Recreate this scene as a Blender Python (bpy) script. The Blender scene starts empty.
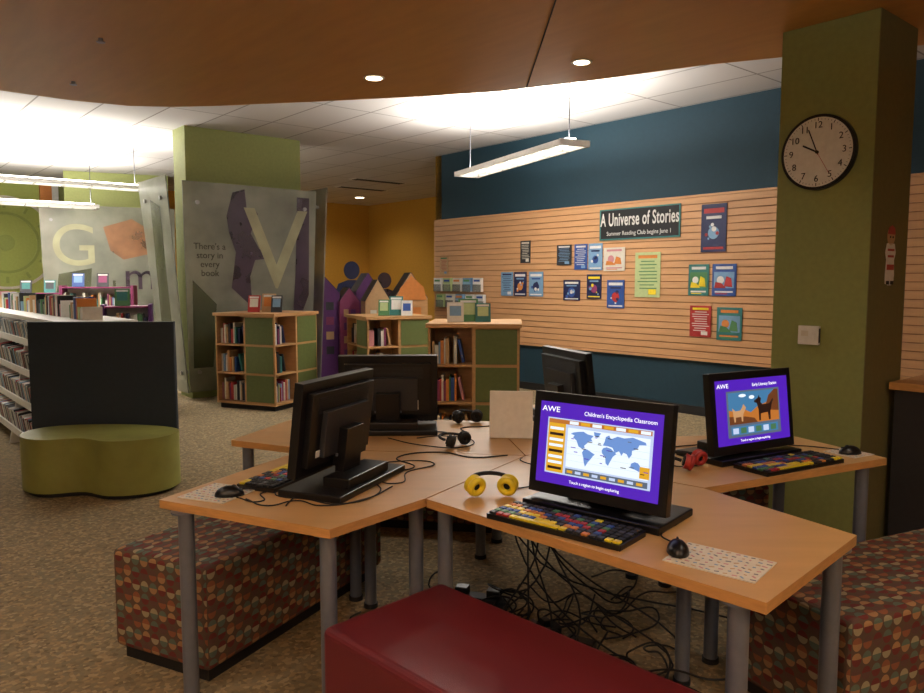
import bpy, math, random
from mathutils import Matrix, Vector
random.seed(7)
sc=bpy.context.scene
try:
    sc.view_settings.view_transform='Standard'
except Exception: pass
D=bpy.data
def s2l(c): 
    c=c/255.0
    return c/12.92 if c<=0.04045 else ((c+0.055)/1.055)**2.4
def C(r,g,b): return (s2l(r),s2l(g),s2l(b),1)
# ---------------------------------------------------------------- materials
def mat(name,col,rough=.5,metal=0,es=0,ns=None,amt=.15,stretch=(1,1,1),bump=0,alpha=1,spec=.5,ecol=None):
    m=D.materials.new(name); m.use_nodes=True
    nt=m.node_tree; N=nt.nodes; b=N['Principled BSDF']
    b.inputs['Roughness'].default_value=rough; b.inputs['Metallic'].default_value=metal
    b.inputs['Specular IOR Level'].default_value=spec
    if es>0:
        b.inputs['Base Color'].default_value=(0.01,0.01,0.01,1) if not ecol else col
        b.inputs['Emission Color'].default_value=ecol or col
        b.inputs['Emission Strength'].default_value=es
        return m
    if alpha<1: b.inputs['Alpha'].default_value=alpha
    if ns is None: ns=30; amt=min(amt,.06)
    tc=N.new('ShaderNodeTexCoord'); mp=N.new('ShaderNodeMapping'); no=N.new('ShaderNodeTexNoise')
    mp.inputs['Scale'].default_value=stretch; no.inputs['Scale'].default_value=ns; no.inputs['Detail'].default_value=4
    mx=N.new('ShaderNodeMix'); mx.data_type='RGBA'
    mx.inputs[6].default_value=tuple(c*(1-amt) for c in col[:3])+(1,)
    mx.inputs[7].default_value=tuple(min(1,c*(1+amt)) for c in col[:3])+(1,)
    L=nt.links
    L.new(tc.outputs['Object'],mp.inputs[0]); L.new(mp.outputs[0],no.inputs['Vector'])
    mr=N.new('ShaderNodeMapRange'); mr.inputs[1].default_value=.3; mr.inputs[2].default_value=.7
    L.new(no.outputs[0],mr.inputs[0]); L.new(mr.outputs[0],mx.inputs[0]); L.new(mx.outputs[2],b.inputs['Base Color'])
    if bump>0:
        bp=N.new('ShaderNodeBump'); bp.inputs['Strength'].default_value=bump; bp.inputs['Distance'].default_value=.01
        L.new(no.outputs[0],bp.inputs['Height']); L.new(bp.outputs[0],b.inputs['Normal'])
    return m
def carpet():
    m=D.materials.new('carpet_speckle'); m.use_nodes=True; nt=m.node_tree; N=nt.nodes; L=nt.links; b=N['Principled BSDF']
    b.inputs['Roughness'].default_value=.95; b.inputs['Specular IOR Level'].default_value=.1
    tc=N.new('ShaderNodeTexCoord')
    v=N.new('ShaderNodeTexVoronoi'); v.inputs['Scale'].default_value=60
    n=N.new('ShaderNodeTexNoise'); n.inputs['Scale'].default_value=1.2; n.inputs['Detail'].default_value=6
    L.new(tc.outputs['Object'],v.inputs['Vector']); L.new(tc.outputs['Object'],n.inputs['Vector'])
    r=N.new('ShaderNodeValToRGB'); r.color_ramp.interpolation='LINEAR'
    e=r.color_ramp.elements
    e[0].position=0; e[0].color=C(116,102,80); e[1].position=1; e[1].color=C(168,150,118)
    for p,c in ((.3,C(142,126,98)),(.55,C(128,118,96)),(.75,C(156,134,100))):
        x=e.new(p); x.color=c
    sp=N.new('ShaderNodeSeparateColor'); L.new(v.outputs['Color'],sp.inputs[0]); L.new(sp.outputs[0],r.inputs[0])
    mr=N.new('ShaderNodeMapRange'); mr.inputs[3].default_value=.86; mr.inputs[4].default_value=1.08; L.new(n.outputs[0],mr.inputs[0])
    mx=N.new('ShaderNodeMix'); mx.data_type='RGBA'; mx.blend_type='MULTIPLY'; mx.inputs[0].default_value=1
    L.new(r.outputs[0],mx.inputs[6]); L.new(mr.outputs[0],mx.inputs[7]); L.new(mx.outputs[2],b.inputs['Base Color'])
    return m
def tiles():
    m=D.materials.new('acoustic_tiles'); m.use_nodes=True; nt=m.node_tree; N=nt.nodes; L=nt.links; b=N['Principled BSDF']
    b.inputs['Roughness'].default_value=.9
    tc=N.new('ShaderNodeTexCoord'); br=N.new('ShaderNodeTexBrick'); br.offset=0; br.squash=1
    br.inputs['Scale'].default_value=1; br.inputs['Brick Width'].default_value=.61; br.inputs['Row Height'].default_value=1.22
    br.inputs['Mortar Size'].default_value=.010; br.inputs['Mortar Smooth'].default_value=.1
    br.inputs['Color1'].default_value=C(208,204,202); br.inputs['Color2'].default_value=C(201,197,195); br.inputs['Mortar'].default_value=C(142,136,132)
    L.new(tc.outputs['Object'],br.inputs['Vector']); L.new(br.outputs[0],b.inputs['Base Color'])
    return m
def fabric_pattern():
    m=D.materials.new('retro_dot_fabric'); m.use_nodes=True; nt=m.node_tree; N=nt.nodes; L=nt.links; b=N['Principled BSDF']
    b.inputs['Roughness'].default_value=.85; b.inputs['Specular IOR Level'].default_value=.2
    uv=N.new('ShaderNodeUVMap'); uv.uv_map='UVMap'
    sp=N.new('ShaderNodeSeparateXYZ'); L.new(uv.outputs[0],sp.inputs[0])
    def M(op,a,bb=None,cc=None):
        n=N.new('ShaderNodeMath'); n.operation=op
        for i,x in enumerate((a,bb,cc)):
            if x is None: continue
            if isinstance(x,(int,float)): n.inputs[i].default_value=x
            else: L.new(x,n.inputs[i])
        return n.outputs[0]
    U=M('MULTIPLY',sp.outputs[0],1/.046); V=M('MULTIPLY',sp.outputs[1],1/.05)
    fu=M('SUBTRACT',M('FRACT',U),.5); fv=M('SUBTRACT',M('FRACT',V),.5)
    iu=M('FLOOR',U); iv=M('FLOOR',V)
    d=M('SQRT',M('ADD',M('POWER',M('ABSOLUTE',fu),2.0),M('POWER',M('ABSOLUTE',fv),2.0)))
    mask=M('LESS_THAN',d,.44)
    half=M('GREATER_THAN',fv,0.02)
    idx=M('FRACT',M('ADD',M('MULTIPLY',iu,.25),M('ADD',M('MULTIPLY',iv,.375),M('MULTIPLY',half,.3))))
    r=N.new('ShaderNodeValToRGB'); r.color_ramp.interpolation='CONSTANT'; e=r.color_ramp.elements
    e[0].position=0; e[0].color=C(108,52,48); e[1].position=.2; e[1].color=C(156,120,84)
    for p,c in ((.38,C(90,104,92)),(.55,C(136,86,62)),(.72,C(150,140,112)),(.86,C(94,70,64))):
        x=e.new(p); x.color=c
    L.new(idx,r.inputs[0])
    mx=N.new('ShaderNodeMix'); mx.data_type='RGBA'; mx.inputs[6].default_value=C(92,74,62)
    L.new(mask,mx.inputs[0]); L.new(r.outputs[0],mx.inputs[7]); L.new(mx.outputs[2],b.inputs['Base Color'])
    return m
WOOD=mat('maple_laminate',C(198,156,102),.4,ns=3,amt=.05,stretch=(1,6,1))
EDGE=mat('maple_edge',C(192,142,84),.45,ns=20,amt=.1,stretch=(1,1,6))
SHELFW=mat('shelf_maple',C(188,144,96),.45,ns=6,amt=.12,stretch=(1,1,6))
SLAT=mat('slat_wood',C(204,156,110),.5,ns=3,amt=.08,stretch=(1,1,10))
SLATD=mat('slat_groove',C(150,102,64),.8)
SOFF=mat('soffit_wood',C(192,140,76),.42,ns=2.5,amt=.06,stretch=(6,1,1))
TEAL=mat('teal_paint',C(24,56,70),.75)
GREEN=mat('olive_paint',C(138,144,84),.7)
GREEN_SHADE=mat('olive_shaded_side',C(112,106,66),.7)  # same olive paint, darkened for the column face that gets less light
LIME=mat('lime_paint',C(168,178,92),.7)
YEL=mat('ochre_paint',C(206,158,60),.75)
WALLN=mat('neutral_paint',C(176,172,160),.8)
BASE=mat('rubber_base',C(30,28,28),.6)
WHITE=mat('white_paint',C(225,224,220),.5)
CREAM=mat('cream_plastic',C(214,208,194),.5)
GREY=mat('grey_metal_leg',C(112,116,128),.4,.3)
CHROME=mat('cable_steel',C(150,150,150),.3,.8)
BLK=mat('black_plastic',C(17,17,20),.32)
BLKM=mat('black_matte',C(22,22,25),.7)
DGREY=mat('charcoal_plastic',C(44,45,50),.5)
BLUEP=mat('navy_laminate',C(36,52,68),.6)
OLIVEF=mat('olive_vinyl',C(140,142,72),.5,ns=6,amt=.12,bump=.1)
MAROON=mat('maroon_vinyl',C(104,32,42),.45,ns=300,amt=.08,bump=.12)
PAT=fabric_pattern(); CARPET=carpet(); TILE=tiles()
PURP=mat('purple_paint',C(92,42,108),.6); MAG=mat('magenta_paint',C(132,52,94),.6)
GPANEL=mat('green_laminate',C(98,110,60),.55)
RED=mat('red',C(170,46,44),.5); YELP=mat('yellow_plastic',C(232,208,44),.4); BLU=mat('blue',C(44,78,146),.5)
ORG=mat('orange',C(208,128,58),.5); GRN=mat('green',C(76,128,80),.5); NAVY=mat('navy',C(28,36,78),.5)
SKY=mat('sky_blue',C(118,156,190),.5); PGRN=mat('pale_green',C(180,196,140),.6); TEALP=mat('teal_print',C(50,116,112),.5)
PINK=mat('pink',C(196,134,142),.5); TAN=mat('tan',C(190,154,110),.5)
GLASS=mat('frosted_glass_print',C(150,152,138),.3,ns=1.6,amt=.4,stretch=(1,1,.35),alpha=.6)
GLASS2=mat('frosted_glass_clear',C(150,156,150),.2,ns=1.4,amt=.3,alpha=.4)
GPUR=mat('banner_purple',C(66,50,66),.4,ns=3,amt=.3,alpha=.8); GGRN=mat('banner_green',C(92,96,66),.4,ns=3,amt=.3,alpha=.5); GORG=mat('banner_orange',C(170,122,86),.4,ns=3,amt=.3,alpha=.6)
GYEL=mat('banner_yellow',C(176,174,138),.4,ns=3,amt=.2,alpha=.75)
WART=mat('wall_art_green',C(146,158,78),.6)
LAMP=mat('lamp_glow',C(255,248,232),es=8); LAMPS=mat('louver_glow',C(255,248,230),es=5); DL=mat('downlight_glow',C(255,232,190),es=12)
BOOKM=[RED,TAN,BLU,ORG,GRN,NAVY,SKY,PGRN,TEALP,PINK,WHITE,TAN,CREAM,MAG,BLKM,DGREY,CREAM,BLKM,CREAM,DGREY,WHITE,NAVY]
def em(name,c,s=1.0): return mat(name,C(*c),es=s)
S_PUR=em('screen_purple',(84,30,190),.95); S_WHT=em('screen_white',(225,235,245),1.2); S_YEL=em('screen_yellow',(230,170,40),1.0)
S_BLU=em('screen_blue',(110,150,215),1.0); S_SKY=em('screen_sky',(70,130,176),.9); S_ORG=em('screen_orange',(200,120,50),.9)
S_DK=em('screen_dark',(50,24,20),.6); S_TXT=em('screen_text',(255,255,255),1.3); S_LT=em('screen_light',(190,205,235),1.1); S_GRY=em('screen_grey',(96,110,130),.9)
S_GRN=em('screen_green',(80,130,90),.8); S_BRN=em('screen_brown',(120,66,34),.8); S_SKIN=em('screen_skin',(214,160,110),.9)
# ---------------------------------------------------------------- mesh builder
class MB:
    def __init__(s): s.V=[];s.F=[];s.I=[];s.S=[];s.M=[]
    def mi(s,m):
        if m not in s.M: s.M.append(m)
        return s.M.index(m)
    def add(s,vs,fs,m,M=None,sm=False):
        o=len(s.V)
        for v in vs:
            v=Vector(v)
            if M is not None: v=M@v
            s.V.append(v)
        k=s.mi(m)
        for f in fs: s.F.append([i+o for i in f]); s.I.append(k); s.S.append(sm)
    def box(s,c,z,m,rz=0,M=None,R=None):
        hx,hy,hz=z[0]/2,z[1]/2,z[2]/2
        T=Matrix.Translation(c)@Matrix.Rotation(rz,4,'Z')
        if R is not None: T=T@R
        if M is not None: T=M@T
        vs=[(x,y,w) for x in(-hx,hx) for y in(-hy,hy) for w in(-hz,hz)]
        s.add(vs,[(0,1,3,2),(4,6,7,5),(0,4,5,1),(2,3,7,6),(0,2,6,4),(1,5,7,3)],m,T)
    def bx(s,x0,x1,y0,y1,z0,z1,m,M=None): s.box(((x0+x1)/2,(y0+y1)/2,(z0+z1)/2),(abs(x1-x0),abs(y1-y0),abs(z1-z0)),m,M=M)
    def prism(s,p,z0,z1,m,M=None,side=None,sm=False):
        a=sum(p[i][0]*p[(i+1)%len(p)][1]-p[(i+1)%len(p)][0]*p[i][1] for i in range(len(p)))
        if a<0: p=p[::-1]
        n=len(p)
        lo=[(x,y,z0) for x,y in p]; hi=[(x,y,z1) for x,y in p]
        s.add(hi,[tuple(range(n))],m,M); s.add(lo,[tuple(range(n))[::-1]],m,M)
        s.add(lo+hi,[(i,(i+1)%n,n+(i+1)%n,n+i) for i in range(n)],side or m,M,sm)
    def cyl(s,p0,p1,r,m,n=20,r1=None,M=None):
        p0=Vector(p0);p1=Vector(p1); r1=r if r1 is None else r1
        q=(p1-p0).to_track_quat('Z','Y').to_matrix()
        A=[];B=[]
        for i in range(n):
            a=2*math.pi*i/n; d=q@Vector((math.cos(a),math.sin(a),0)); A.append(p0+d*r);B.append(p1+d*r1)
        s.add(A+B,[(i,(i+1)%n,n+(i+1)%n,n+i) for i in range(n)],m,M,True)
        s.add(A,[tuple(range(n))[::-1]],m,M); s.add(B,[tuple(range(n))],m,M)
    def torus(s,c,R,r,m,M=None,n=28,k=10):
        vs=[];fs=[]
        for i in range(n):
            a=2*math.pi*i/n
            for j in range(k):
                b=2*math.pi*j/k; q=R+r*math.cos(b); vs.append((c[0]+q*math.cos(a),c[1]+q*math.sin(a),c[2]+r*math.sin(b)))
        for i in range(n):
            for j in range(k): fs.append((i*k+j,((i+1)%n)*k+j,((i+1)%n)*k+(j+1)%k,i*k+(j+1)%k))
        s.add(vs,fs,m,M,True)
    def ell(s,c,r,m,M=None,nu=20,nv=10,zmin=-1):
        vs=[];fs=[]
        for j in range(nv+1):
            ph=-math.pi/2+math.pi*j/nv
            for i in range(nu):
                a=2*math.pi*i/nu
                vs.append((c[0]+r[0]*math.cos(ph)*math.cos(a),c[1]+r[1]*math.cos(ph)*math.sin(a),c[2]+r[2]*max(zmin,math.sin(ph))))
        for j in range(nv):
            for i in range(nu): fs.append((j*nu+i,j*nu+(i+1)%nu,(j+1)*nu+(i+1)%nu,(j+1)*nu+i))
        s.add(vs,fs,m,M,True)
    def build(s,name,parent=None,loc=(0,0,0),rz=0,bevel=0,M=None,seg=2):
        me=D.meshes.new(name); me.from_pydata([tuple(v) for v in s.V],[],s.F)
        for m in s.M: me.materials.append(m)
        for p,k,sm in zip(me.polygons,s.I,s.S): p.material_index=k; p.use_smooth=sm
        uvl=me.uv_layers.new(name='UVMap')
        for p in me.polygons:
            n=p.normal; ax=max(range(3),key=lambda i:abs(n[i]))
            for li in p.loop_indices:
                v=me.vertices[me.loops[li].vertex_index].co
                uvl.data[li].uv=((v.y,v.z),(v.x,v.z),(v.x,v.y))[ax]
        o=D.objects.new(name,me); sc.collection.objects.link(o)
        o.matrix_world=M if M is not None else Matrix.Translation(loc)@Matrix.Rotation(rz,4,'Z')
        if parent: o.parent=parent
        if bevel>0:
            b=o.modifiers.new('bevel','BEVEL'); b.width=bevel; b.segments=seg; b.limit_method='ANGLE'; b.angle_limit=.7
        return o
def grp(name,loc=(0,0,0),rz=0,M=None):
    e=D.objects.new(name,None); sc.collection.objects.link(e); e.empty_display_size=.1
    e.matrix_world=M if M is not None else Matrix.Translation(loc)@Matrix.Rotation(rz,4,'Z')
    return e
def text(name,body,size,loc,m,parent,M=None,ext=.0008,align='CENTER',sx=1):
    cu=D.curves.new(name,'FONT'); cu.body=body; cu.size=size; cu.extrude=ext; cu.align_x=align; cu.align_y='CENTER'
    cu.materials.append(m)
    o=D.objects.new(name,cu); sc.collection.objects.link(o)
    o.matrix_world=(M if M is not None else Matrix.Identity(4))@Matrix.Translation(loc)@Matrix.Diagonal((sx,1,1,1))
    if parent: o.parent=parent
    return o
def tube(name,pts,r,m,parent=None):
    cu=D.curves.new(name,'CURVE'); cu.dimensions='3D'; cu.bevel_depth=r; cu.bevel_resolution=2; cu.resolution_u=8
    sp=cu.splines.new('BEZIER'); sp.bezier_points.add(len(pts)-1)
    for b,p in zip(sp.bezier_points,pts): b.co=p; b.handle_left_type='AUTO'; b.handle_right_type='AUTO'
    cu.materials.append(m); o=D.objects.new(name,cu); sc.collection.objects.link(o)
    if parent: o.parent=parent
    return o
# ---------------------------------------------------------------- building grid: local X=t (towards slat wall), local Y=s (along it)
PHI=math.atan2(.649,.761); RG=Matrix.Rotation(PHI,4,'Z')
def Lw(t,s): return (.761*t-.649*s,.649*t+.761*s)
def Wl(x,y): return (.761*x+.649*y,-.649*x+.761*y)
def face(t,s,z): # frame on a wall parallel to the slat wall: X right, Y up, Z toward the room
    x,y=Lw(t,s)
    return Matrix(((.649,0,-.761,x),(-.761,0,-.649,y),(0,1,0,z),(0,0,0,1)))
def faceB(t,s,z): # frame on a surface facing -s
    x,y=Lw(t,s)
    return Matrix(((.761,0,.649,x),(.649,0,-.761,y),(0,1,0,z),(0,0,0,1)))
H=3.4
def room(name,x0,x1,y0,y1,z0,z1,m):
    b=MB(); b.bx(x0,x1,y0,y1,z0,z1,m); return b.build(name,M=RG)
room('floor',-5.2,11,-4.2,16.6,-.1,0,CARPET)
room('ceiling',-5.2,11,-4.2,16.6,H,H+.1,TILE)
# slat wall
b=MB(); b.bx(7.35,7.5,-4,9.25,0,H,TEAL); b.build('wall_right',M=RG)
b=MB()
b.bx(7.342,7.349,-3.9,9.25,.62,2.42,SLATD)
n=23; pitch=1.76/n
for i in range(n):
    z=.64+pitch*i; b.bx(7.32,7.342,-3.9,9.25,z+.006,z+pitch-.003,SLAT)
b.bx(7.315,7.345,-3.9,9.25,2.40,2.425,SLAT); b.bx(7.315,7.345,-3.9,9.25,.61,.64,SLAT)
b.build('slatwall_panel',M=RG)
room('baseboard_right',7.335,7.35,-4,9.25,0,.1,BASE)
room('wall_jog',7.35,10.83,9.1,9.25,0,H,YEL)
room('wall_alcove',10.83,10.98,9.1,16.4,0,H,YEL)
b=MB(); b.bx(5.2,10.98,16.4,16.55,0,H,YEL); b.bx(3.3,5.2,16.4,16.55,0,H,GREEN); b.bx(-5,3.3,16.4,16.55,0,H,LIME); b.build('wall_back',M=RG)
room('wall_left',-5.15,-5,-4,16.55,0,H,WALLN)
room('wall_front',-5.15,7.5,-4.15,-4,0,H,WALLN)
# soffit
edge=[(-4.95,2.6),(-4.85,3.7),(-4.25,4.9),(-3.41,5.72),(-3.05,6.02),(-2.7,6.2),(-2.35,6.24),(-1.95,6.2),(-1.12,6.05),(-.32,5.89),(.285,5.73),(.966,5.4),(1.56,5.06),(2.05,4.86),(3.0,4.55),(4.6,4.3)]
P=[Wl(*p) for p in edge]+[(7.28,-.4),(7.28,-3.9),(-4.9,-3.9),(-4.9,2.5)]
b=MB(); b.prism(P,2.9,H-.002,SOFF); b.build('ceiling_soffit',M=RG)
b=MB(); b.bx(.466,.474,-1.5,5.62,2.896,2.8995,BLKM); b.build('trim_1')
# recessed lights
def downlight(x,y,z=2.9,p=14,r=.075,col=(1,.9,.78)):
    g=grp('recessed_downlight',(x,y,z))
    b=MB(); b.cyl((0,0,-.006),(0,0,-.0005),r+.018,WHITE,32); b.cyl((0,0,-.008),(0,0,-.0062),r,DL,32); b.build('lamp',g)
    l=D.lights.new('spot','SPOT'); l.energy=p; l.color=col; l.spot_size=2.5; l.spot_blend=.9; l.shadow_soft_size=.07
    o=D.objects.new('bulb',l); sc.collection.objects.link(o); o.location=(0,0,-.03); o.parent=g
downlight(-.61,5.35,p=24,r=.055); downlight(.77,4.97,p=34,r=.05)
for x,y,p in ((-2.3,2.2,34),(-.3,.6,38),(1.9,2.0,38),(-1.2,-1.4,34),(2.2,-.8,44)): downlight(x,y,p=p)  # out-of-view downlights added to brighten the foreground
b=MB(); b.cyl((0,0,-.02),(0,0,-.001),.014,CHROME,16); b.cyl((0,0,-.024),(0,0,-.02),.024,CHROME,16); b.build('fire_sprinkler',loc=(-2.75,5.45,2.899)); b.build('fire_sprinkler',loc=(-2.1,4.5,2.899))
# pendants
def pendant(p0,p1,z,pw,w=.30,down=LAMPS,top=H):
    p0=Vector(p0);p1=Vector(p1); d=p1-p0; L=d.length; a=math.atan2(d.y,d.x); c=(p0+p1)/2
    g=grp('linear_pendant_light',(c.x,c.y,z),a)
    b=MB()
    for sy in(-1,1):
        b.box((0,sy*w/2,0),(L,.02,.05),WHITE)
        b.box((0,sy*w/4,.01),(L,.008,.04),WHITE)
    for sx in(-1,1): b.box((sx*L/2,0,.0),(.03,w+.02,.055),WHITE)
    k=int(L/.3)
    for i in range(1,k): b.box((-L/2+L*i/k,0,0),(.012,w,.05),WHITE)
    for i in range(3): b.box((L*(i-1)/3.2,0,.015),(L/3.6,w*.9,.006),down)
    b.box((0,0,.045),(L*.96,.09,.02),LAMP)
    b.build('fixture',g)
    for sx in(-.46,.46):
        bb=MB(); bb.cyl((sx*L,0,.05),(sx*L,0,top-z-.001),.005,DGREY,8); bb.cyl((sx*L,0,top-z-.03),(sx*L,0,top-z-.001),.05,WHITE,16); bb.build('cable',g)
    for up in(1,0):
        l=D.lights.new('tube','AREA'); l.shape='RECTANGLE'; l.size=L*.95; l.size_y=.16; l.color=(1,.955,.88); l.energy=pw if up else pw*.2
        o=D.objects.new('tube_up' if up else 'tube_down',l); sc.collection.objects.link(o)
        o.location=(0,0,.075 if up else -.04); o.rotation_euler=(math.pi if up else 0,0,0); o.parent=g
pendant((0.06,9.1),(1.03,7.0),2.75,185)
pendant((-4.4,10.5),(-6.5,8.9),2.75,210)
pendant((-5.8,12.05),(-7.4,10.9),2.65,170)
pendant((-7.2,9.4),(-5.6,7.0),2.75,60)
# unseen pendants added behind the camera to light the soffit and foreground
pendant((-3.2,-.9),(-.6,-.9),2.45,130,top=2.9)
pendant((.8,-1.2),(3.2,-1.2),2.45,110,top=2.9)
# alcove lights
for t,s in ((9.6,14.9),(8.2,15.2),(9.7,12.0)):
    x,y=Lw(t,s); downlight(x,y,H,50,.1,(1,.88,.7))
# ceiling vents
for t,s in ((8.7,13.4),(8.3,12.2)):
    b=MB(); 
    b.bx(-.6,.6,-.12,.12,-.01,-.001,WHITE)
    for i in range(3): b.bx(-.55,.55,-.09+i*.07,-.05+i*.07,-.014,-.0101,BLKM)
    x,y=Lw(t,s); b.build('ceiling_vent',loc=(x,y,H),rz=PHI)
# columns
b=MB(); b.bx(0,.51,0,.518,0,2.898,GREEN); b.bx(.0,.51,-.004,0,0,2.898,GREEN_SHADE)  # thin darker sheet paints the shade onto the side face
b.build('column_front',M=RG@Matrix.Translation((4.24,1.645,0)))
b=MB(); b.bx(3.52,5.1,9.4,9.8,0,H-.002,GREEN); b.build('column_back',M=RG)
x,y=-6.3,13.9
b=MB(); b.bx(-.85,.85,-.3,.3,0,H-.002,GREEN); b.build('column_back',loc=(x,y,0),rz=math.radians(25))
# clock
M=face(4.24,1.928,2.20); g=grp('wall_clock',M=M)
b=MB(); b.cyl((0,0,.001),(0,0,.03),.204,BLK,64); b.cyl((0,0,.0302),(0,0,.032),.188,WHITE,64); b.build('clock_case',g)
b=MB()
for i in range(60):
    a=i*math.pi/30; r=.176; w=(.004,.016) if i%5==0 else (.0015,.008)
    b.box((r*math.sin(a),r*math.cos(a),.033),(w[0],w[1],.001),BLKM,rz=-a)
def hand(a,l,w,z,m=BLKM): b.box((math.sin(a)*l*.4,math.cos(a)*l*.4,z),(w,l,.001),m,rz=-a)
hand(math.radians(-62),.10,.009,.0345); hand(math.radians(-22),.15,.006,.036); hand(math.radians(150),.15,.002,.0375,RED)
b.cyl((0,0,.033),(0,0,.039),.009,BLKM,16); b.build('hands_and_ticks',g)
for i in range(1,13):
    a=i*math.pi/6; text('numeral',str(i),.05,(.145*math.sin(a),.145*math.cos(a),.033),BLKM,g)
# thermostat
M=face(4.24,1.941,1.19); b=MB(); b.box((0,0,.012),(.115,.105,.022),WHITE); b.box((.03,-.005,.025),(.02,.03,.006),WHITE); b.box((-.02,.01,.024),(.04,.03,.002),CREAM)
b.box((.058,0,.012),(.004,.08,.018),DGREY); b.build('thermostat',M=M,bevel=.003)
# paper doll on column side
M=faceB(4.50,1.639,1.63); b=MB()
pts=[(-.05,.07),(.05,.07),(.07,.02),(.05,-.02),(.06,-.10),(.055,-.15),(.01,-.16),(0,-.12),(-.01,-.16),(-.055,-.15),(-.06,-.10),(-.05,-.02),(-.07,.02)]
b.prism(pts,.001,.005,WHITE); b.cyl((0,.11,.001),(0,.11,.005),.05,TAN,24); b.prism([(-.05,.12),(.05,.12),(.04,.155),(0,.17),(-.04,.155)],.005,.007,RED)
b.box((0,.035,.006),(.09,.012,.002),RED); b.box((0,.0,.006),(.08,.012,.002),RED); b.box((0,-.06,.006),(.095,.03,.002),RED); b.box((-.03,-.145,.006),(.04,.02,.002),BLKM); b.box((.03,-.145,.006),(.04,.02,.002),BLKM)
b.cyl((-.018,.105,.005),(-.018,.105,.008),.006,BLKM,12); b.cyl((.018,.105,.005),(.018,.105,.008),.006,BLKM,12); b.build('paper_doll_cutout',M=M)
# posters
def poster(s0,s1,z0,z1,base,style=0,acc=(WHITE,YELP,RED),name='poster'):
    w=abs(s0-s1); h=z1-z0; M=face(7.313,(s0+s1)/2,(z0+z1)/2); g=grp(name,M=M); b=MB()
    b.box((0,0,.003),(w,h,.004),base)
    r=random.Random(int(s0*100+z0*31))
    if style==0:
        b.box((0,h*.36,.0055),(w*.8,h*.1,.001),acc[0]); b.box((0,h*.22,.0055),(w*.6,h*.06,.001),acc[1])
        for i in range(6):
            cx,cy=r.uniform(-.3,.3)*w,r.uniform(-.32,.1)*h; b.cyl((cx,cy,.0051),(cx,cy,.0062),w*r.uniform(.04,.1),acc[i%3],14)
        b.cyl((0,-h*.1,.0052),(0,-h*.1,.0058),w*.22,acc[2],24)
        b.box((0,-h*.42,.0055),(w*.8,h*.05,.001),acc[0])
    elif style==1:
        b.box((0,h*.4,.0055),(w*.75,h*.07,.001),acc[2])
        for i in range(9): b.box((r.uniform(-.05,.05)*w,h*(.3-i*.075),.0055),(w*r.uniform(.5,.8),h*.022,.001),acc[0])
        b.box((w*.2,-h*.38,.0058),(w*.3,h*.12,.001),acc[1])
    else:
        b.box((0,h*.0,.0055),(w*.84,h*.5,.001),acc[1]); b.cyl((-w*.15,0,.006),(-w*.15,0,.007),w*.15,acc[0],20); b.prism([(0,-h*.2),(w*.35,-h*.22),(w*.3,h*.05),(w*.1,h*.12)],.006,.007,acc[2])
        b.prism([(-w*.4,-h*.25),(w*.1,-h*.25),(-w*.1,-h*.1),(-w*.35,-h*.06)],.0072,.0076,acc[2])
        b.box((0,h*.38,.0055),(w*.7,h*.09,.001),acc[0]); b.box((0,-h*.37,.0055),(w*.75,h*.05,.001),acc[0]); b.box((-w*.1,-h*.43,.0055),(w*.5,h*.03,.001),acc[2])
    b.build('sheet',g); return g,w,h
g,w,h=poster(5.97,4.83,1.98,2.35,BLKM,9,(BLKM,BLKM,BLKM),'story_banner_sign')
for c in list(g.children): D.objects.remove(c)
b=MB(); b.box((0,0,.003),(w,h,.005),BLKM); b.box((0,-h/2+.008,.006),(w,.016,.001),TEALP); b.box((0,h/2-.008,.006),(w,.016,.001),TEALP); b.box((-w/2+.01,0,.006),(.02,h,.001),TEALP); b.box((w/2-.01,0,.006),(.02,h,.001),TEALP)
b.build('board',g)
t=text('title','A Universe of Stories',.215,(0,.05,.007),WHITE,g,sx=.54); t.data.offset=.004; t.data.space_character=1.08
text('subtitle','Summer Reading Club begins June 1',.07,(0,-.11,.007),WHITE,g,sx=.9)
poster(4.57,4.27,1.80,2.31,NAVY,0,(RED,WHITE,SKY)); poster(4.71,4.46,1.33,1.67,TEALP,2,(WHITE,GRN,YELP)); poster(4.42,4.14,1.33,1.67,BLU,2,(WHITE,SKY,RED))
poster(4.68,4.42,.88,1.22,RED,1,(WHITE,WHITE,YELP)); poster(4.35,4.06,.86,1.21,TEALP,2,(ORG,SKY,GRN)); poster(5.43,5.08,1.30,1.82,PGRN,1,(GRN,YELP,ORG))
poster(5.90,5.58,1.61,1.89,CREAM,2,(PINK,CREAM,ORG)); poster(6.67,6.42,1.69,1.95,DGREY,1,(SKY,SKY,WHITE)); poster(6.37,6.16,1.63,1.95,BLU,1,(WHITE,SKY,WHITE)); poster(6.14,5.92,1.62,1.95,SKY,0,(WHITE,NAVY,BLU))
poster(7.72,7.48,1.28,1.61,SKY,1,(NAVY,WHITE,NAVY)); poster(7.46,7.22,1.28,1.61,NAVY,0,(WHITE,SKY,ORG)); poster(7.17,6.91,1.28,1.61,SKY,0,(WHITE,BLU,NAVY)); poster(7.34,7.15,1.73,2.03,DGREY,1,(CREAM,CREAM,CREAM))
poster(6.55,6.27,1.24,1.5,NAVY,0,(WHITE,SKY,BLU)); poster(6.16,5.93,1.27,1.57,NAVY,0,(YELP,SKY,MAG)); poster(5.84,5.58,1.16,1.5,BLU,0,(WHITE,NAVY,RED))
poster(9.1,8.9,1.58,1.86,TAN,1,(RED,SKY,GRN))
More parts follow.
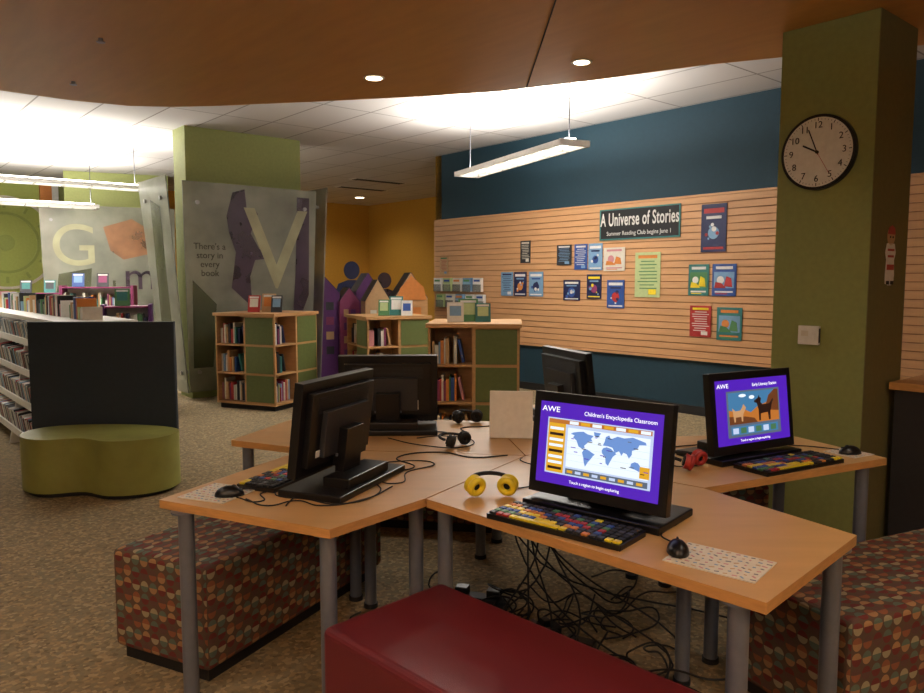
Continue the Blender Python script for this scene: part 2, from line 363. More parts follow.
# leaflet holders
M=face(7.313,8.6,1.33); g=grp('leaflet_rack',M=M); b=MB()
for r_ in range(2):
    for c_ in range(5):
        x=-.5+c_*.23+r_*.06; z=.1-r_*.24
        b.box((x,z,.03),(.17,.2,.05),[WHITE,PGRN,CREAM,SKY,WHITE][(c_+r_)%5]); b.box((x,z-.05,.06),(.18,.11,.004),GLASS2); b.box((x,z+.06,.057),(.13,.03,.002),[GRN,BLU,ORG][c_%3])
b.build('leaflets',g)
g=grp('door_1',M=face(10.82,10.9,0)); b=MB(); b.box((0,1.06,.01),(1.04,2.12,.02),DGREY); b.box((0,1.04,.025),(.92,2.04,.03),SHELFW); b.cyl((.36,1.0,.04),(.36,1.0,.09),.02,CHROME); b.build('leaf',g)
# ---------------------------------------------------------------- tables
FL={1:(-.13,2.59),2:(-.72,3.38),3:(.16,4.05),4:(.95,3.65),5:(.9,2.73)}
FR={1:(.73,1.73),2:(-1.07,2.58),3:(-.91,4.24),4:(.86,4.7),5:(1.85,3.2)}
BR={1:(1.20,2.21),2:(-.41,2.26),3:(-1.12,3.57),4:(.19,4.55),5:(1.62,3.72)}
NX={1:5,2:1,3:2,4:3,5:4}; CC=(.28,3.25)
legs={1:[(.70,1.83),(1.12,2.2),(-.06,2.62),(.82,2.68)],2:[(-.965,2.56),(-.43,2.34),(-.17,2.7),(-.42,3.34)],3:[(-.86,4.16),(-1.05,3.62),(.1,3.95),(-.5,3.42)],4:[(.8,4.6),(.25,4.47),(.86,3.68),(.2,4.2)],5:[(1.75,3.22),(1.57,3.64),(.98,2.84),(1.0,3.58)]}
for k in range(1,6):
    pts=[FL[k],FR[k],BR[k],FL[NX[k]],CC]
    cx=sum(p[0] for p in pts)/5; cy=sum(p[1] for p in pts)/5
    g=grp('computer_table',(cx,cy,0)); 
    q=[]
    for p in pts:
        d=Vector((cx-p[0],cy-p[1])); d=d.normalized()*.004; q.append((p[0]-cx+d.x,p[1]-cy+d.y))
    b=MB(); b.prism(q,.70,.73,WOOD,side=EDGE); b.build('tabletop',g,loc=(0,0,0),bevel=.003)
    b=MB()
    for (x,y) in legs[k]:
        b.cyl((x-cx,y-cy,.02),(x-cx,y-cy,.70),.027,GREY,24); b.cyl((x-cx,y-cy,0),(x-cx,y-cy,.02),.032,BLKM,24); b.cyl((x-cx,y-cy,.693),(x-cx,y-cy,.6995),.05,GREY,24)
    b.build('legs',g)
# ---------------------------------------------------------------- benches
def bench(loc,rz,L,Wd,m,name,h=.45):
    g=grp(name,(loc[0],loc[1],0),rz)
    b=MB(); b.box((0,0,.25),(L,Wd,.40),m); b.build('upholstered_block',g,bevel=.025,seg=4)
    b=MB(); b.box((0,0,.025),(L-.06,Wd-.06,.05),BLKM); b.build('plinth',g)
    return g
bench((.17,1.945),math.radians(-45.4),1.2,.5,MAROON,'upholstered_bench')
bench((-.895,3.30),math.radians(63.9),1.2,.5,PAT,'patterned_bench')
bench((1.64,2.70),math.radians(25),1.2,.5,PAT,'patterned_bench')
bench((-.35,4.66),math.radians(-10),1.2,.5,PAT,'patterned_bench')
bench((1.3,4.3),math.radians(97),1.1,.45,PAT,'patterned_bench')
# ---------------------------------------------------------------- computers
def computer(loc,rz,screen,label=True,zc=.215):
    """local: X along screen, -Y towards user, origin on table"""
    g=grp('desktop_computer',(loc[0],loc[1],.7305),rz)
    T=Matrix.Translation((0,0,zc))@Matrix.Rotation(math.radians(-7),4,'X')
    b=MB()
    b.box((0,0,0),(.505,.035,.345),BLK,M=T)
    b.box((0,.028,0),(.44,.03,.27),BLK,M=T); b.box((0,.05,-.02),(.30,.03,.17),DGREY,M=T)
    for i in range(9): b.box((0,.0445,.06+i*.007),(.36,.003,.003),DGREY,M=T)
    b.box((0,.075,-.08),(.12,.05,.15),BLK,M=T)
    b.build('monitor',g,bevel=.004)
    b=MB(); b.box((0,.05,.0125),(.5,.26,.025),BLK); b.box((0,.10,.04),(.30,.11,.04),BLK); b.box((0,.06,.08),(.12,.04,.10),BLK)
    b.build('base',g,bevel=.004)
    b=MB()
    if label:
        b.box((-.12,.0445,-.08),(.07,.002,.05),CREAM,M=T); b.box((.13,.0445,-.09),(.09,.002,.025),WHITE,M=T)
    for i in range(5): b.box((-.06+i*.03,.067,-.11),(.018,.006,.01),GREY,M=T)
    b.build('ports_and_label',g)
    S=T@Matrix.Translation((0,-.0185,0))@Matrix.Rotation(math.pi/2,4,'X')@Matrix.Diagonal((.955,1,1,1))
    b=MB()
    def r(x0,x1,y0,y1,m,z=.001): b.box(((x0+x1)/2,(y0+y1)/2,z),(x1-x0,y1-y0,.0006),m,M=S)
    if screen==0:
        r(-.235,.235,-.132,.14,BLKM)
    else:
        r(-.235,.235,-.135,.14,S_PUR)
    if screen==1:
        r(-.20,.205,-.10,.088,S_LT,.0018); r(-.195,-.125,-.095,.07,S_YEL,.0025); r(-.115,.195,-.07,.06,S_WHT,.0025); r(-.195,.2,.07,.084,S_ORG,.0025); r(-.115,.195,-.095,-.076,S_GRY,.0025)
        for i in range(8): r(-.188,-.132,-.085+i*.019,-.076+i*.019,S_DK if i%3==0 else S_WHT,.0032)
        for i in range(7): r(-.11+i*.045,-.075+i*.045,.072,.082,S_YEL if i%2 else S_WHT,.0032)
        for i in range(9): r(-.108+i*.033,-.086+i*.033,-.09,-.081,S_LT if i%2 else S_YEL,.0032)
        rq=random.Random(9)
        def poly(p,m): b.prism([(-.115+a*.31,-.07+c*.13) for a,c in p],.003,.0036,m,M=S)
        poly([(.08,.9),(.14,.93),(.2,.95),(.25,.9),(.33,.88),(.3,.8),(.32,.74),(.27,.72),(.25,.66),(.22,.6),(.23,.54),(.19,.52),(.15,.56),(.14,.6),(.12,.7),(.07,.77),(.09,.82),(.04,.86)],S_BLU)
        poly([(.22,.5),(.26,.52),(.3,.48),(.36,.42),(.34,.38),(.31,.28),(.28,.2),(.25,.08),(.23,.18),(.22,.3),(.2,.42)],S_BLU)
        poly([(.33,.98),(.42,.97),(.38,.85),(.34,.88)],S_BLU)
        poly([(.46,.62),(.5,.65),(.55,.63),(.58,.58),(.62,.52),(.58,.44),(.56,.35),(.53,.2),(.5,.25),(.49,.4),(.45,.48),(.44,.55)],S_BLU)
        poly([(.45,.68),(.47,.78),(.48,.9),(.52,.95),(.54,.86),(.62,.95),(.7,.93),(.8,.98),(.95,.9),(.96,.84),(.88,.82),(.86,.72),(.8,.66),(.8,.56),(.77,.46),(.74,.56),(.7,.58),(.68,.5),(.65,.6),(.6,.54),(.57,.66),(.52,.68)],S_BLU)
        poly([(.8,.35),(.84,.4),(.88,.38),(.93,.25),(.9,.18),(.85,.22),(.79,.24)],S_BLU)
        for i in range(1,6): r(-.115,.195,-.07+i*.0217,-.0693+i*.0217,S_LT,.0028)
        for i in range(22):
            px,py=rq.uniform(-.1,.18),rq.uniform(-.06,.05); r(px,px+rq.uniform(.008,.02),py,py+.0025,rq.choice([S_PUR,S_GRY,S_DK]),.0042)
        r(.165,.2,-.066,-.03,S_YEL,.004)
    if screen==5:
        r(-.17,.175,-.105,.092,S_GRY,.0018); r(-.16,.165,-.05,.085,S_SKY,.0025)
        r(-.15,.155,-.095,-.06,S_SKY,.0025)
        def pp(p,m,z): b.prism(p,z,z+.0005,m,M=S)
        pp([(-.16,-.05),(.165,-.05),(.165,.03),(.13,.05),(.08,.03),(.03,.02),(-.02,-.005),(-.06,.01),(-.11,.002),(-.16,.012)],S_ORG,.003)
        pp([(-.16,-.05),(.02,-.05),(.0,-.03),(-.06,-.02),(-.16,-.015)],S_BRN,.0034)
        pp([(.07,.0),(.165,-.01),(.165,.085),(.14,.085),(.1,.06)],S_BRN,.0034)
        # standing dog-like animal
        pp([(.03,-.045),(.04,-.045),(.043,-.015),(.09,-.012),(.095,-.045),(.106,-.045),(.108,-.01),(.118,.02),(.132,.04),(.126,.046),(.11,.03),(.1,.024),(.055,.024),(.045,.034),(.05,.052),(.04,.056),(.036,.066),(.03,.055),(.016,.048),(.004,.044),(.004,.036),(.02,.032),(.026,.015),(.03,.0)],S_DK,.0042)
        pp([(-.13,-.04),(-.122,-.04),(-.12,-.02),(-.085,-.02),(-.083,-.04),(-.075,-.04),(-.073,-.01),(-.062,.004),(-.052,.018),(-.06,.026),(-.068,.034),(-.074,.022),(-.088,.008),(-.12,.006),(-.14,.02),(-.136,.0)],S_SKIN,.0042)
        b.ell((-.01,.06,.0034),(.018,.008,.0004),S_WHT,M=S); b.ell((-.07,.07,.0034),(.024,.007,.0004),S_WHT,M=S)
        for i in range(6): r(-.14+i*.049,-.105+i*.049,-.09,-.066,S_GRN if i%2 else S_LT,.0032)
    b.build('screen_display',g)
    if screen:
        text('screen_logo','AWE',.026,(-.19,.115,.003),S_TXT,g,M=S,sx=1.3,ext=.0002)
        text('screen_title','Children\'s Encyclopedia Classroom' if screen==1 else 'Early Literacy Station',.019,(.08,.112,.003),S_TXT,g,M=S,ext=.0002)
        text('screen_footer','Touch a region to begin exploring',.014,(0,-.12,.003),S_TXT,g,M=S,ext=.0002)
    return g
def keyboard(loc,rz):
    g=grp('computer_keyboard',(loc[0],loc[1],.7305),rz)
    b=MB(); b.prism([(-.24,-.085),(.24,-.085),(.24,.085),(-.24,.085)],0,.016,BLK); b.build('case',g,bevel=.005)
    b=MB(); cols=[RED,YELP,BLU,GRN,ORG,PURP]
    r=random.Random(3)
    for j in range(6):
        n=18; 
        for i in range(n):
            x=-.222+i*.0261; 
            if j==0 and 4<=i<=9: continue
            m=BLKM if (i>14 or j==5 and i%3) else cols[(0,3,2,1,4,2)[(i//3+j)%6]] 
            if j==0 and i not in(0,1,2,12,13): m=YELP
            if r.random()<.35: m=DGREY
            b.box((x,-.067+j*.026,.0195),(.0215,.021,.008),m)
    b.box((-.053,-.067,.0195),(.155,.021,.008),YELP)
    b.build('keys',g,bevel=.0015,seg=1); return g
def mouse(x,y,rz,m=BLK,z=.7345):
    g=grp('computer_mouse',(x,y,z),rz); b=MB(); b.ell((0,0,.0),(.031,.052,.036),m,zmin=0); b.ell((0,.016,.03),(.004,.011,.009),DGREY); b.box((0,.03,.027),(.001,.03,.006),DGREY); b.build('shell',g)
def mousepad(x,y,rz,w=.25,d=.2):
    g=grp('mouse_pad',(x,y,.7304),rz); b=MB(); b.box((0,0,.0015),(w,d,.003),CREAM)
    r=random.Random(5)
    for i in range(11):
        for j in range(8): b.box((-w*.45+i*w*.09+r.uniform(-.004,.004),-d*.43+j*d*.123,.0034),(w*r.uniform(.02,.06),d*.03,.0006),[PINK,SKY,GREY,TAN][(i+j*2)%4],rz=r.uniform(-.7,.7))
    b.build('pad',g)
a1=math.atan2(-.32,.39)
computer((.45,2.42),a1,1); 
def off(p,a,dx,dy): return (p[0]+math.cos(a)*dx-math.sin(a)*dy,p[1]+math.sin(a)*dx+math.cos(a)*dy)
keyboard(off((.45,2.42),a1,-.02,-.185),a1)
mousepad(.705,1.995,a1,.25,.18); mouse(.61,2.06,a1+.5)
a5=math.radians(29); c5=(1.25,3.22); computer(c5,a5,5,zc=.205); keyboard(off(c5,a5,.03,-.185),a5); mousepad(1.725,3.29,a5,.14,.15); mouse(1.72,3.27,a5+1.2)
a4=math.radians(110); c4=(.58,4.05); computer(c4,a4,0,zc=.225)
a3=math.radians(183); c3=(-.38,3.84); computer(c3,a3,0,zc=.215); keyboard(off(c3,a3,0,-.2),a3)
a2=math.radians(248); c2=(-.49,2.82); computer(c2,a2,0,zc=.24); keyboard(off(c2,a2,-.02,-.2),a2)
mousepad(-.88,2.66,a2+1.57,.2,.2); mouse(-.83,2.62,a2+.6)
# headphones: cups propped on the table, headband arching behind
def headphones(x,y,rz,cup,band,s=1,z=.7305,spl=.5):
    g=grp('headphones',(x,y,z),rz); b=MB(); c=[]
    for sx in(-1,1):
        M=Matrix.Translation((sx*.062*s,0,.043*s))@Matrix.Rotation(-sx*spl,4,'Z')@Matrix.Rotation(math.pi/2+.25,4,'X')
        b.torus((0,0,.012*s),.026*s,.013*s,cup,M=M); b.cyl((0,0,-.018*s),(0,0,.008*s),.037*s,cup,28,M=M,r1=.034*s); b.cyl((0,0,.008*s),(0,0,.012*s),.02*s,BLKM,20,M=M)
        b.cyl((0,0,-.026*s),(0,0,-.018*s),.024*s,band,20,M=M)
    n=16; 
    for i in range(n):
        p=[]
        for k in(i,i+1):
            a=math.pi*k/n; p.append((.08*s*math.cos(a),.03*s+.085*s*math.sin(a),.05*s+.01*s*math.sin(a)))
        b.cyl(p[0],p[1],.008*s,band,10)
    b.build('headset',g)
headphones(.105,2.62,math.radians(4),YELP,BLKM,.95)
headphones(.95,3.02,math.radians(50),RED,BLKM,.85); headphones(.03,4.0,.3,BLKM,BLKM,.85); headphones(-.02,3.42,.9,BLKM,BLKM,.8)
# white board sign in the centre
g=grp('white_sign_board',(.24,3.62,.7305),math.radians(-6)); b=MB(); b.box((0,0,.115),(.21,.012,.23),WHITE,R=Matrix.Rotation(math.radians(-8),4,'X')); b.box((0,.05,.006),(.2,.12,.012),WHITE); b.build('panel',g,bevel=.003)
# cables
r=random.Random(11)
def cab(name,pts,rad=.0025,m=BLKM): return tube(name,pts,rad,m)
z=.7335
cab('mouse_cable',[(.61,2.11,z+.01),(.6,2.2,z+.002),(.70,2.36,z),(.62,2.6,z)])
cab('computer_cable',[(-.82,2.66,z+.01),(-.7,2.72,z),(-.66,2.62,z),(-.55,2.58,z),(-.42,2.52,z),(-.30,2.66,z),(-.36,2.85,z)])
cab('computer_cable',[(-.76,2.58,z),(-.66,2.50,z),(-.58,2.56,z),(-.48,2.50,z),(-.34,2.58,z),(-.26,2.74,z)])
cab('computer_cable',[(-.80,2.6,z),(-.70,2.55,z),(-.72,2.66,z),(-.62,2.66,z),(-.6,2.5,z)])
cab('computer_cable',[(-.36,2.9,z),(-.25,2.78,z),(-.22,2.95,z),(-.12,3.1,z),(-.3,3.12,z),(-.36,2.95,z+.02)])
cab('computer_cable',[(-.36,2.95,z),(-.2,3.02,z),(-.28,3.2,z),(-.1,3.3,z),(.05,3.2,z),(.2,3.24,z)],.003)
cab('computer_cable',[(-.36,3.6,z),(-.2,3.45,z),(0,3.4,z),(.05,3.55,z),(-.1,3.65,z),(-.22,3.6,z)])
cab('computer_cable',[(-.3,3.66,z),(-.12,3.75,z),(.02,3.68,z),(.0,3.85,z),(.14,3.9,z),(.3,4.1,z)],.003)
cab('computer_cable',[(.14,2.68,z),(.3,2.78,z),(.36,2.95,z),(.25,3.15,z),(.28,3.25,z-.01)])
cab('computer_cable',[(.98,3.06,z),(.88,3.05,z),(.88,3.2,z),(.95,3.38,z),(1.1,3.45,z)])
cab('computer_cable',[(.58,2.6,z),(.6,2.8,z),(.45,3.0,z),(.32,3.2,z)])
cab('computer_cable',[(1.69,3.31,z+.01),(1.6,3.42,z),(1.4,3.47,z)])
# under-table power
g=grp('power_strip',(.25,3.0,0),.4); b=MB(); b.box((0,0,.03),(.34,.07,.045),BLKM); 
for i in range(5): b.box((-.13+i*.06,0,.065),(.035,.045,.03),DGREY if i%2 else BLK)
b.build('strip',g,bevel=.004)
g=grp('power_strip',(.05,3.35,0),-.3); b=MB(); b.box((0,0,.03),(.34,.07,.045),DGREY); b.box((.1,0,.07),(.06,.05,.04),BLK); b.box((-.05,0,.07),(.06,.05,.04),BLK); b.build('strip',g,bevel=.004)
g=grp('cable_tangle',(.2,3.0,0))
for i in range(40):
    p0=(r.uniform(-.4,.5),r.uniform(-.5,.4))
    pts=[(p0[0],p0[1],.008)]
    for k in range(5): pts.append((pts[-1][0]+r.uniform(-.16,.16),pts[-1][1]+r.uniform(-.16,.16),r.uniform(.008,.12)))
    if i%4==0: pts+= [(.1+r.uniform(-.08,.08),.15+r.uniform(-.08,.08),.4),(.08,.2,.69)]
    tube('cable',pts,.004,BLKM,g)
b=MB()
for (x,y,a,w,h) in ((-.1,.12,.4,.1,.06),(.28,-.08,-.5,.12,.05),(-.25,-.1,1,.09,.07),(.1,-.3,.2,.11,.05)): b.box((x,y,h/2+.001),(w,.06,h),BLK,rz=a)
b.build('power_adapters',g,bevel=.006)
# ---------------------------------------------------------------- books helper
def books(b,x0,x1,y,z,h,dep,M=None,rr=random):
    x=x0
    while x<x1-.012:
        w=rr.uniform(.012,.04); w=min(w,x1-x); hh=h*rr.uniform(.62,.97)
        if rr.random()<.05: x+=w; continue
        b.box((x+w/2,y+rr.uniform(-.01,.01),z+hh/2+.001),(w*.92,dep,hh),rr.choice(BOOKM),M=M); x+=w
def facing(b,x,y,z,w,h,m,m2,M=None,t=-.25):
    R=Matrix.Rotation(t,4,'X'); T=Matrix.Translation((x,y,z+h/2*math.cos(t)))@R
    if M is not None: T=M@T
    b.box((0,0,0),(w,.02,h),m,M=T); b.box((0,-.0105,h*.05),(w*.7,.002,h*.5),m2,M=T); b.box((0,-.0105,h*.38),(w*.8,.002,h*.1),WHITE,M=T)
def cubecase(corner,rz,W,Hh,near='R',tiers=3,name='cube_bookcase',seed=1):
    """square island bookcase; every face is half open shelf (left) and half green panel (right)"""
    g=grp(name,(corner[0],corner[1],0),rz); rr=random.Random(seed); th=(Hh-.12)/tiers
    cx=-W/2 if near=='R' else W/2
    O=Matrix.Translation((cx,W/2,0))
    b=MB(); bk=MB()
    b.bx(-W/2+.03,W/2-.03,-W/2+.03,W/2-.03,0,.06,BLKM,M=O)
    b.bx(-W/2-.02,W/2+.02,-W/2-.02,W/2+.02,Hh-.035,Hh,SHELFW,M=O)
    b.bx(-W/2,W/2,-W/2,W/2,.06,.085,SHELFW,M=O)
    b.bx(-W*.2,W*.2,-W*.2,W*.2,.085,Hh-.036,SHELFW,M=O)
    for i in range(4):
        F=O@Matrix.Rotation(i*math.pi/2,4,'Z')@Matrix.Translation((0,-W/2,0))
        b.bx(-.012,.012,.0,W*.3,.086,Hh-.036,SHELFW,M=F)       # centre upright
        b.bx(.012,W/2,.0,.02,.086,Hh-.036,SHELFW,M=F)           # closed half
        for k in range(tiers):
            z0=.085+k*th
            b.bx(.018,W/2-.02,-.006,-.0002,z0+.012,z0+th-.014,GPANEL,M=F)
            if k: b.bx(-W/2+.02,-.012,.002,.24,z0-.012,z0+.008,SHELFW,M=F)
            end=-.03-rr.choice([.02,.06,.12,.18]); books(bk,-W/2+.03,end,.13,z0+.01,th*.78,.16,M=F,rr=rr)
            if end<-.08: bk.box((end+.035,.13,z0+.012+th*.33),(.02,.15,th*.62),rr.choice(BOOKM),M=F,R=Matrix.Rotation(-.2,4,'Y'))
    b.build('case',g); bk.build('books',g); return g
# near corners and headings measured in the room
cubecase((-2.12,8.45),math.radians(-23),.84,1.12,'R',seed=2)
cubecase((-1.08,8.55),math.radians(26),.78,1.08,'L',seed=5)
cubecase((.50,6.5),math.radians(-4),.80,1.12,'R',seed=8)
def topbooks(x,y,z,a,items,name='display_books'):
    g=grp(name,(x,y,z),a); b=MB()
    for i,(dx,w,h,m,m2) in enumerate(items): facing(b,dx,(i%2)*.05,.002,w,h,m,m2)
    b.build('books',g)
topbooks(-2.35,8.85,1.121,-.05,[(-.1,.14,.2,RED,CREAM),(.06,.16,.22,TAN,ORG),(.17,.13,.2,DGREY,SKY)])
topbooks(-.8,8.85,1.081,0,[(-.12,.13,.19,GRN,PGRN),(.02,.16,.23,TEALP,WHITE),(.15,.13,.18,WHITE,BLU)])
topbooks(.08,6.8,1.121,.05,[(-.14,.15,.18,CREAM,SKY),(-.02,.18,.21,GRN,PGRN),(.11,.14,.17,TEALP,PGRN)])
# ---------------------------------------------------------------- glass banners
def banner(name,M,w,h,parts,topw=0):
    g=grp(name,M=M); b=MB(); b.prism([(-w/2,0),(w/2,0),(w/2+topw,h),(-w/2-topw,h)],-.008,.008,GLASS)
    for (p,m) in parts: b.prism(p,.009,.011,m)
    for sx in(-1,1):
        for zz in(.25,h-.25): b.cyl((sx*(w/2-.12),zz,-.06),(sx*(w/2-.12),zz,.03),.025,CHROME,14)
    b.build('glass_sheet',g); return g
M=faceB(4.29,9.27,.1)@Matrix.Rotation(math.radians(2.5),4,'X')
br1=[(-.28,2.5),(-.12,2.55),(-.08,2.2),(.02,2.3),(.06,2.25),(-.04,2.0),(.08,1.8),(.2,1.75),(.19,1.68),(.02,1.66),(-.05,1.45),(-.02,1.05),(-.3,1.3),(-.24,1.75),(-.33,2.0),(-.36,2.2)]
g=banner('glass_banner_panel',M,1.7,2.6,[(br1,GPUR),([(.62,2.5),(.8,2.5),(.8,1.2),(.55,.6),(.6,1.5)],GPUR),([(-.8,.3),(-.55,.3),(-.5,1.1),(-.8,1.4)],GGRN)],.06)
text('letter_v','V',1.5,(.32,1.75,.012),GYEL,g,ext=.001); text('words','There\'s a\nstory in\nevery\nbook',.11,(-.58,1.65,.012),GGRN,g,ext=.001)
M=face(3.40,9.6,.1)@Matrix.Rotation(math.radians(5),4,'X')
banner('glass_banner_panel',M,.8,2.65,[([(-.3,.3),(.1,.4),(.2,2.3),(-.1,2.4)],GGRN)],.1)
x,y=Lw(5.22,9.55)
M=Matrix(((-.649,0,.761,x),(.761,0,.649,y),(0,1,0,.1),(0,0,0,1)))@Matrix.Rotation(math.radians(2),4,'X')
banner('glass_banner_panel',M,.8,2.65,[],.1)
# far panel
M=Matrix.Translation((-6.0,12.9,.1))@Matrix.Rotation(math.radians(25),4,'Z')@Matrix.Rotation(math.pi/2-.03,4,'X')
g=banner('glass_banner_panel',M,2.0,2.65,[([(-.1,2.3),(.35,2.45),(.75,2.2),(.6,1.85),(.2,1.75),(.0,1.9)],GORG),([(-.95,.3),(-.4,.3),(-.3,1.6),(-.8,1.5)],GGRN)],.05)
text('letter_g','G',1.0,(-.55,1.95,.012),GYEL,g); text('letter_m','m',.7,(.45,1.45,.012),GPUR,g); text('letter_x','ch',.5,(0,1.2,.012),GGRN,g)
# ---------------------------------------------------------------- left: endcap panel, bench, display shelf
b=MB(); b.box((0,0,.61),(1.1,.05,1.14),BLUEP); b.box((0,.04,.6),(.9,.03,1.0),DGREY); b.box((0,0,.02),(1.1,.06,.04),BLKM)
b.build('shelf_end_panel',loc=(-2.78,5.78,0),rz=math.radians(3),bevel=.004)
pts=[]
for i in range(64):
    a=2*math.pi*i/64; x=.55*math.cos(a); y=math.sin(a)
    y=math.copysign(abs(y)**.8,y)
    y*=.36 if y<0 else .28
    if math.sin(a)<0: y+=.13*math.exp(-((x+.02)/.17)**2)
    pts.append((x,y))
g=grp('kidney_shaped_ottoman',(-2.60,5.34,0),math.radians(-4)); b=MB(); b.prism(pts,.03,.41,OLIVEF,sm=True); b.build('seat',g,bevel=.035,seg=4)
b=MB(); b.prism([(x*.93,y*.93) for x,y in pts],0,.03,BLKM); b.build('plinth',g)
# display shelf: local X=b dir, Y=a dir
x0,y0=-3.36,5.86
g=grp('media_display_shelf',(x0,y0,0),PHI); b=MB(); Ls=5.0
b.bx(.18,.82,0.02,Ls,0,.12,WHITE); b.bx(.47,.53,.02,Ls,.12,1.12,WHITE); b.bx(.2,.8,.02,Ls,1.12,1.16,WHITE)
for k in range(5):
    yy=.02+k*Ls/4-.03*(k>0); b.prism([(0,.0),(.98,.0),(.78,1.12),(.2,1.12)],0,.03,WHITE,M=Matrix.Translation((0,yy+.03,.0))@Matrix.Rotation(math.pi/2,4,'X'))
for side in(0,1):
    for k in range(4):
        z=.12+k*.26; xo=.02+.05*k
        xa,xb=(xo,.47) if side==0 else (.53,.98-.05*k)
        b.bx(xa,xb,.03,Ls,z,z+.02,WHITE)
        lx=xo if side==0 else .98-.05*k
        b.bx(lx-.008,lx+.008,.03,Ls,z,z+.06,WHITE)
b.build('frame',g)
b=MB(); rr=random.Random(4)
for k in range(4):
    z=.14+k*.26; y=.06
    while y<Ls-.1:
        w=rr.uniform(.012,.03); h=rr.uniform(.17,.2)
        b.box((.1+.05*k,y,z+h/2),(.13,w*.9,h),rr.choice([WHITE,CREAM,DGREY,BLKM,SKY,RED,GREY,WHITE]),R=Matrix.Rotation(-.15,4,'Y')); y+=w
y=.2
while y<Ls-.2:
    w=rr.uniform(.02,.05); h=rr.uniform(.1,.2)
    if rr.random()<.5: b.box((.5,y,1.162+h/2),(.16,w,h),rr.choice(BOOKM))
    y+=w
b.build('media_cases',g)
# background book shelves
def lowshelf(x,y,a,w,h,endm,tiers=3,name='low_bookshelf'):
    g=grp(name,(x,y,0),a); b=MB(); b.bx(-w/2,w/2,.1,.14,0,h,WHITE)
    for sx in(-1,1): b.bx(sx*w/2-.02,sx*w/2+.02,-.2,.14,0,h+.02,endm)
    for k in range(tiers+1): b.bx(-w/2+.02,w/2-.02,-.19,.1,.08+k*(h-.1)/tiers-.0,.1+k*(h-.1)/tiers,MAG if k==tiers else CREAM)
    b.build('case',g); b=MB(); rr=random.Random(int(x*50))
    for k in range(tiers): books(b,-w/2+.03,w/2-.03,-.06,.101+k*(h-.1)/tiers,(h-.1)/tiers*.85,.2,rr=rr)
    for i in range(int(w/.35)): facing(b,-w/2+.2+i*.33,-.02,h+.002,.16,.2,rr.choice(BOOKM),rr.choice(BOOKM))
    b.build('books',g)
lowshelf(-5.35,11.1,.25,.95,1.4,MAG,3); lowshelf(-3.9,8.75,.35,.5,1.2,PURP,3); lowshelf(-6.55,11.7,.3,.8,1.3,MAG,3)
# wall art on back wall
M=faceB(2.7,16.39,2.2); g=grp('round_wall_art',M=M); b=MB()
for R_ in(.85,.55):
    n=40
    for i in range(n):
        a=2*math.pi*i/n; b.box((R_*math.cos(a),R_*math.sin(a),.012),(.05,2*math.pi*R_/n*1.02,.02),CREAM if R_>.6 else WART,rz=a)
for i in range(12):
    a=2*math.pi*i/12; b.box((.7*math.cos(a),.7*math.sin(a),.012),(.12,.05,.02),WART,rz=a)
b.cyl((0,0,.002),(0,0,.03),.15,WART,24); b.build('ring',g)
b=MB(); b.bx(3.3,3.5,16.3,16.39,0,H-.002,ORG); b.bx(3.5,3.62,16.32,16.39,0,H-.002,WHITE); b.build('trim_2',M=RG)
# free-standing play houses
g=grp('purple_castle_playhouse',(-1.82,11.3,0),math.radians(20)); F=Matrix.Rotation(math.pi/2,4,'X'); b=MB()
def house(b,x,w,h,rh,y,m,win,d=.45):
    b.prism([(x,0),(x+w,0),(x+w,h),(x+w/2,h+rh),(x,h)],-y-.015,-y+.015,m,M=F)
    b.bx(x,x+.03,y,y+d,0,h,m); b.bx(x+w-.03,x+w,y,y+d,0,h,m)
    b.box((x+w*.25,y+d/2,h+rh/2),(math.hypot(w/2,rh),d,.02),DGREY,R=Matrix.Rotation(-math.atan2(rh,w/2),4,'Y')); b.box((x+w*.75,y+d/2,h+rh/2),(math.hypot(w/2,rh),d,.02),DGREY,R=Matrix.Rotation(math.atan2(rh,w/2),4,'Y'))
    for i in range(2):
        for j in range(4): b.bx(x+w*(.2+.36*i),x+w*(.44+.36*i),y-.02,y-.0155,h*.3+j*h*.17,h*.3+j*h*.17+h*.09,win[(i+j)%len(win)])
house(b,-.5,.48,1.3,.26,0,PURP,[MAG,DGREY,TAN]); house(b,-.04,.3,1.18,.2,-.08,MAG,[PURP,TAN]); house(b,.24,.38,1.32,.28,.05,PURP,[DGREY,MAG,TEALP])
b.build('facade',g)
g=grp('painted_playhouse',(-.95,10.6,0),math.radians(16)); b=MB()
house(b,-.42,.36,1.2,.3,0,TAN,[RED,CREAM],.4); house(b,-.02,.48,1.24,.36,-.06,SHELFW,[ORG,TEALP],.4)
b.prism([(.02,1.22),(.44,1.22),(.4,1.4),(.22,1.56),(.06,1.38)],.08,.09,ORG,M=F)
b.build('facade',g)
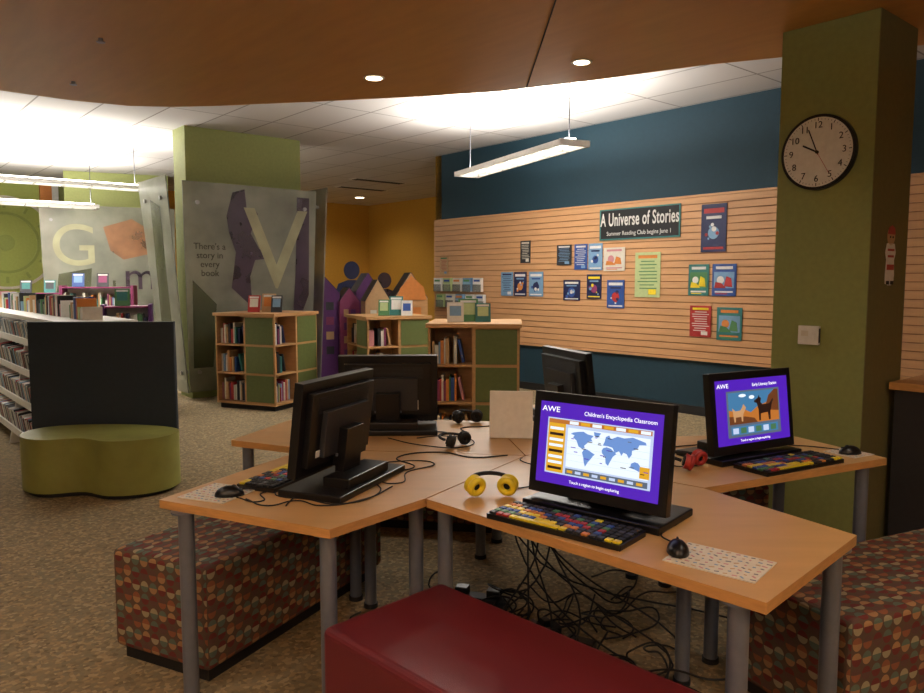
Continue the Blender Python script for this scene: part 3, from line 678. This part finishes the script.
# round-headed silhouette cut-out
def person(x,y,s,m):
    g=grp('silhouette_cutout_figure',(x,y,0),math.radians(8)); b=MB()
    body=[(-.065,1.5),(-.22,1.44),(-.27,1.3),(-.26,.8),(-.2,.78),(-.19,1.15),(-.17,.75),(-.16,0),(-.02,0),(0,.7),(.02,0),(.16,0),(.17,.75),(.19,1.15),(.2,.78),(.26,.8),(.27,1.3),(.22,1.44),(.065,1.5)]
    pts=[(px*s,pz*s) for px,pz in body]; b.prism(pts,-.02,.02,m,M=F)
    hp=[(.13*s*math.cos(2*math.pi*i/28),(1.66+.15*math.sin(2*math.pi*i/28))*s) for i in range(28)]; b.prism(hp,-.021,.021,m,M=F)
    b.box((0,.12,.02),(.4*s,.3,.04),m); b.build('panel',g)
person(-1.83,12.5,1.0,NAVY); person(-1.32,12.8,.9,GPUR)
g=grp('mural_panel',(-2.75,12.6,0),math.radians(30)); b=MB(); b.prism([(-.3,0),(.3,0),(.3,1.6),(.1,1.95),(-.3,2.1)],-.02,.02,TAN,M=F); b.prism([(-.25,.1),(.0,.1),(.1,1.2),(-.2,1.7)],.021,.025,NAVY,M=F); b.prism([(.0,.5),(.25,.4),(.27,1.5),(.1,1.7)],.021,.025,ORG,M=F); b.box((0,.15,.02),(.5,.3,.04),CREAM); b.build('panel',g)
# counter right of the column
b=MB(); b.bx(4.56,6.6,1.0,1.6,0,.89,DGREY); b.bx(4.53,6.65,.96,1.62,.89,.93,EDGE); b.bx(4.6,6.5,.985,1.0,.1,.8,BLKM); b.build('service_counter',M=RG)
# camera
cam=D.cameras.new('camera'); cam.sensor_width=36; cam.lens=750/924*36; cam.clip_start=.05; cam.clip_end=100
co=D.objects.new('camera',cam); sc.collection.objects.link(co); co.location=(0,0,1.5); co.rotation_euler=(math.radians(90)-math.atan(66.5/750),0,0)
sc.camera=co
w=D.worlds.new('world'); sc.world=w; w.use_nodes=True; w.node_tree.nodes['Background'].inputs[0].default_value=(.05,.05,.06,1); w.node_tree.nodes['Background'].inputs[1].default_value=.3
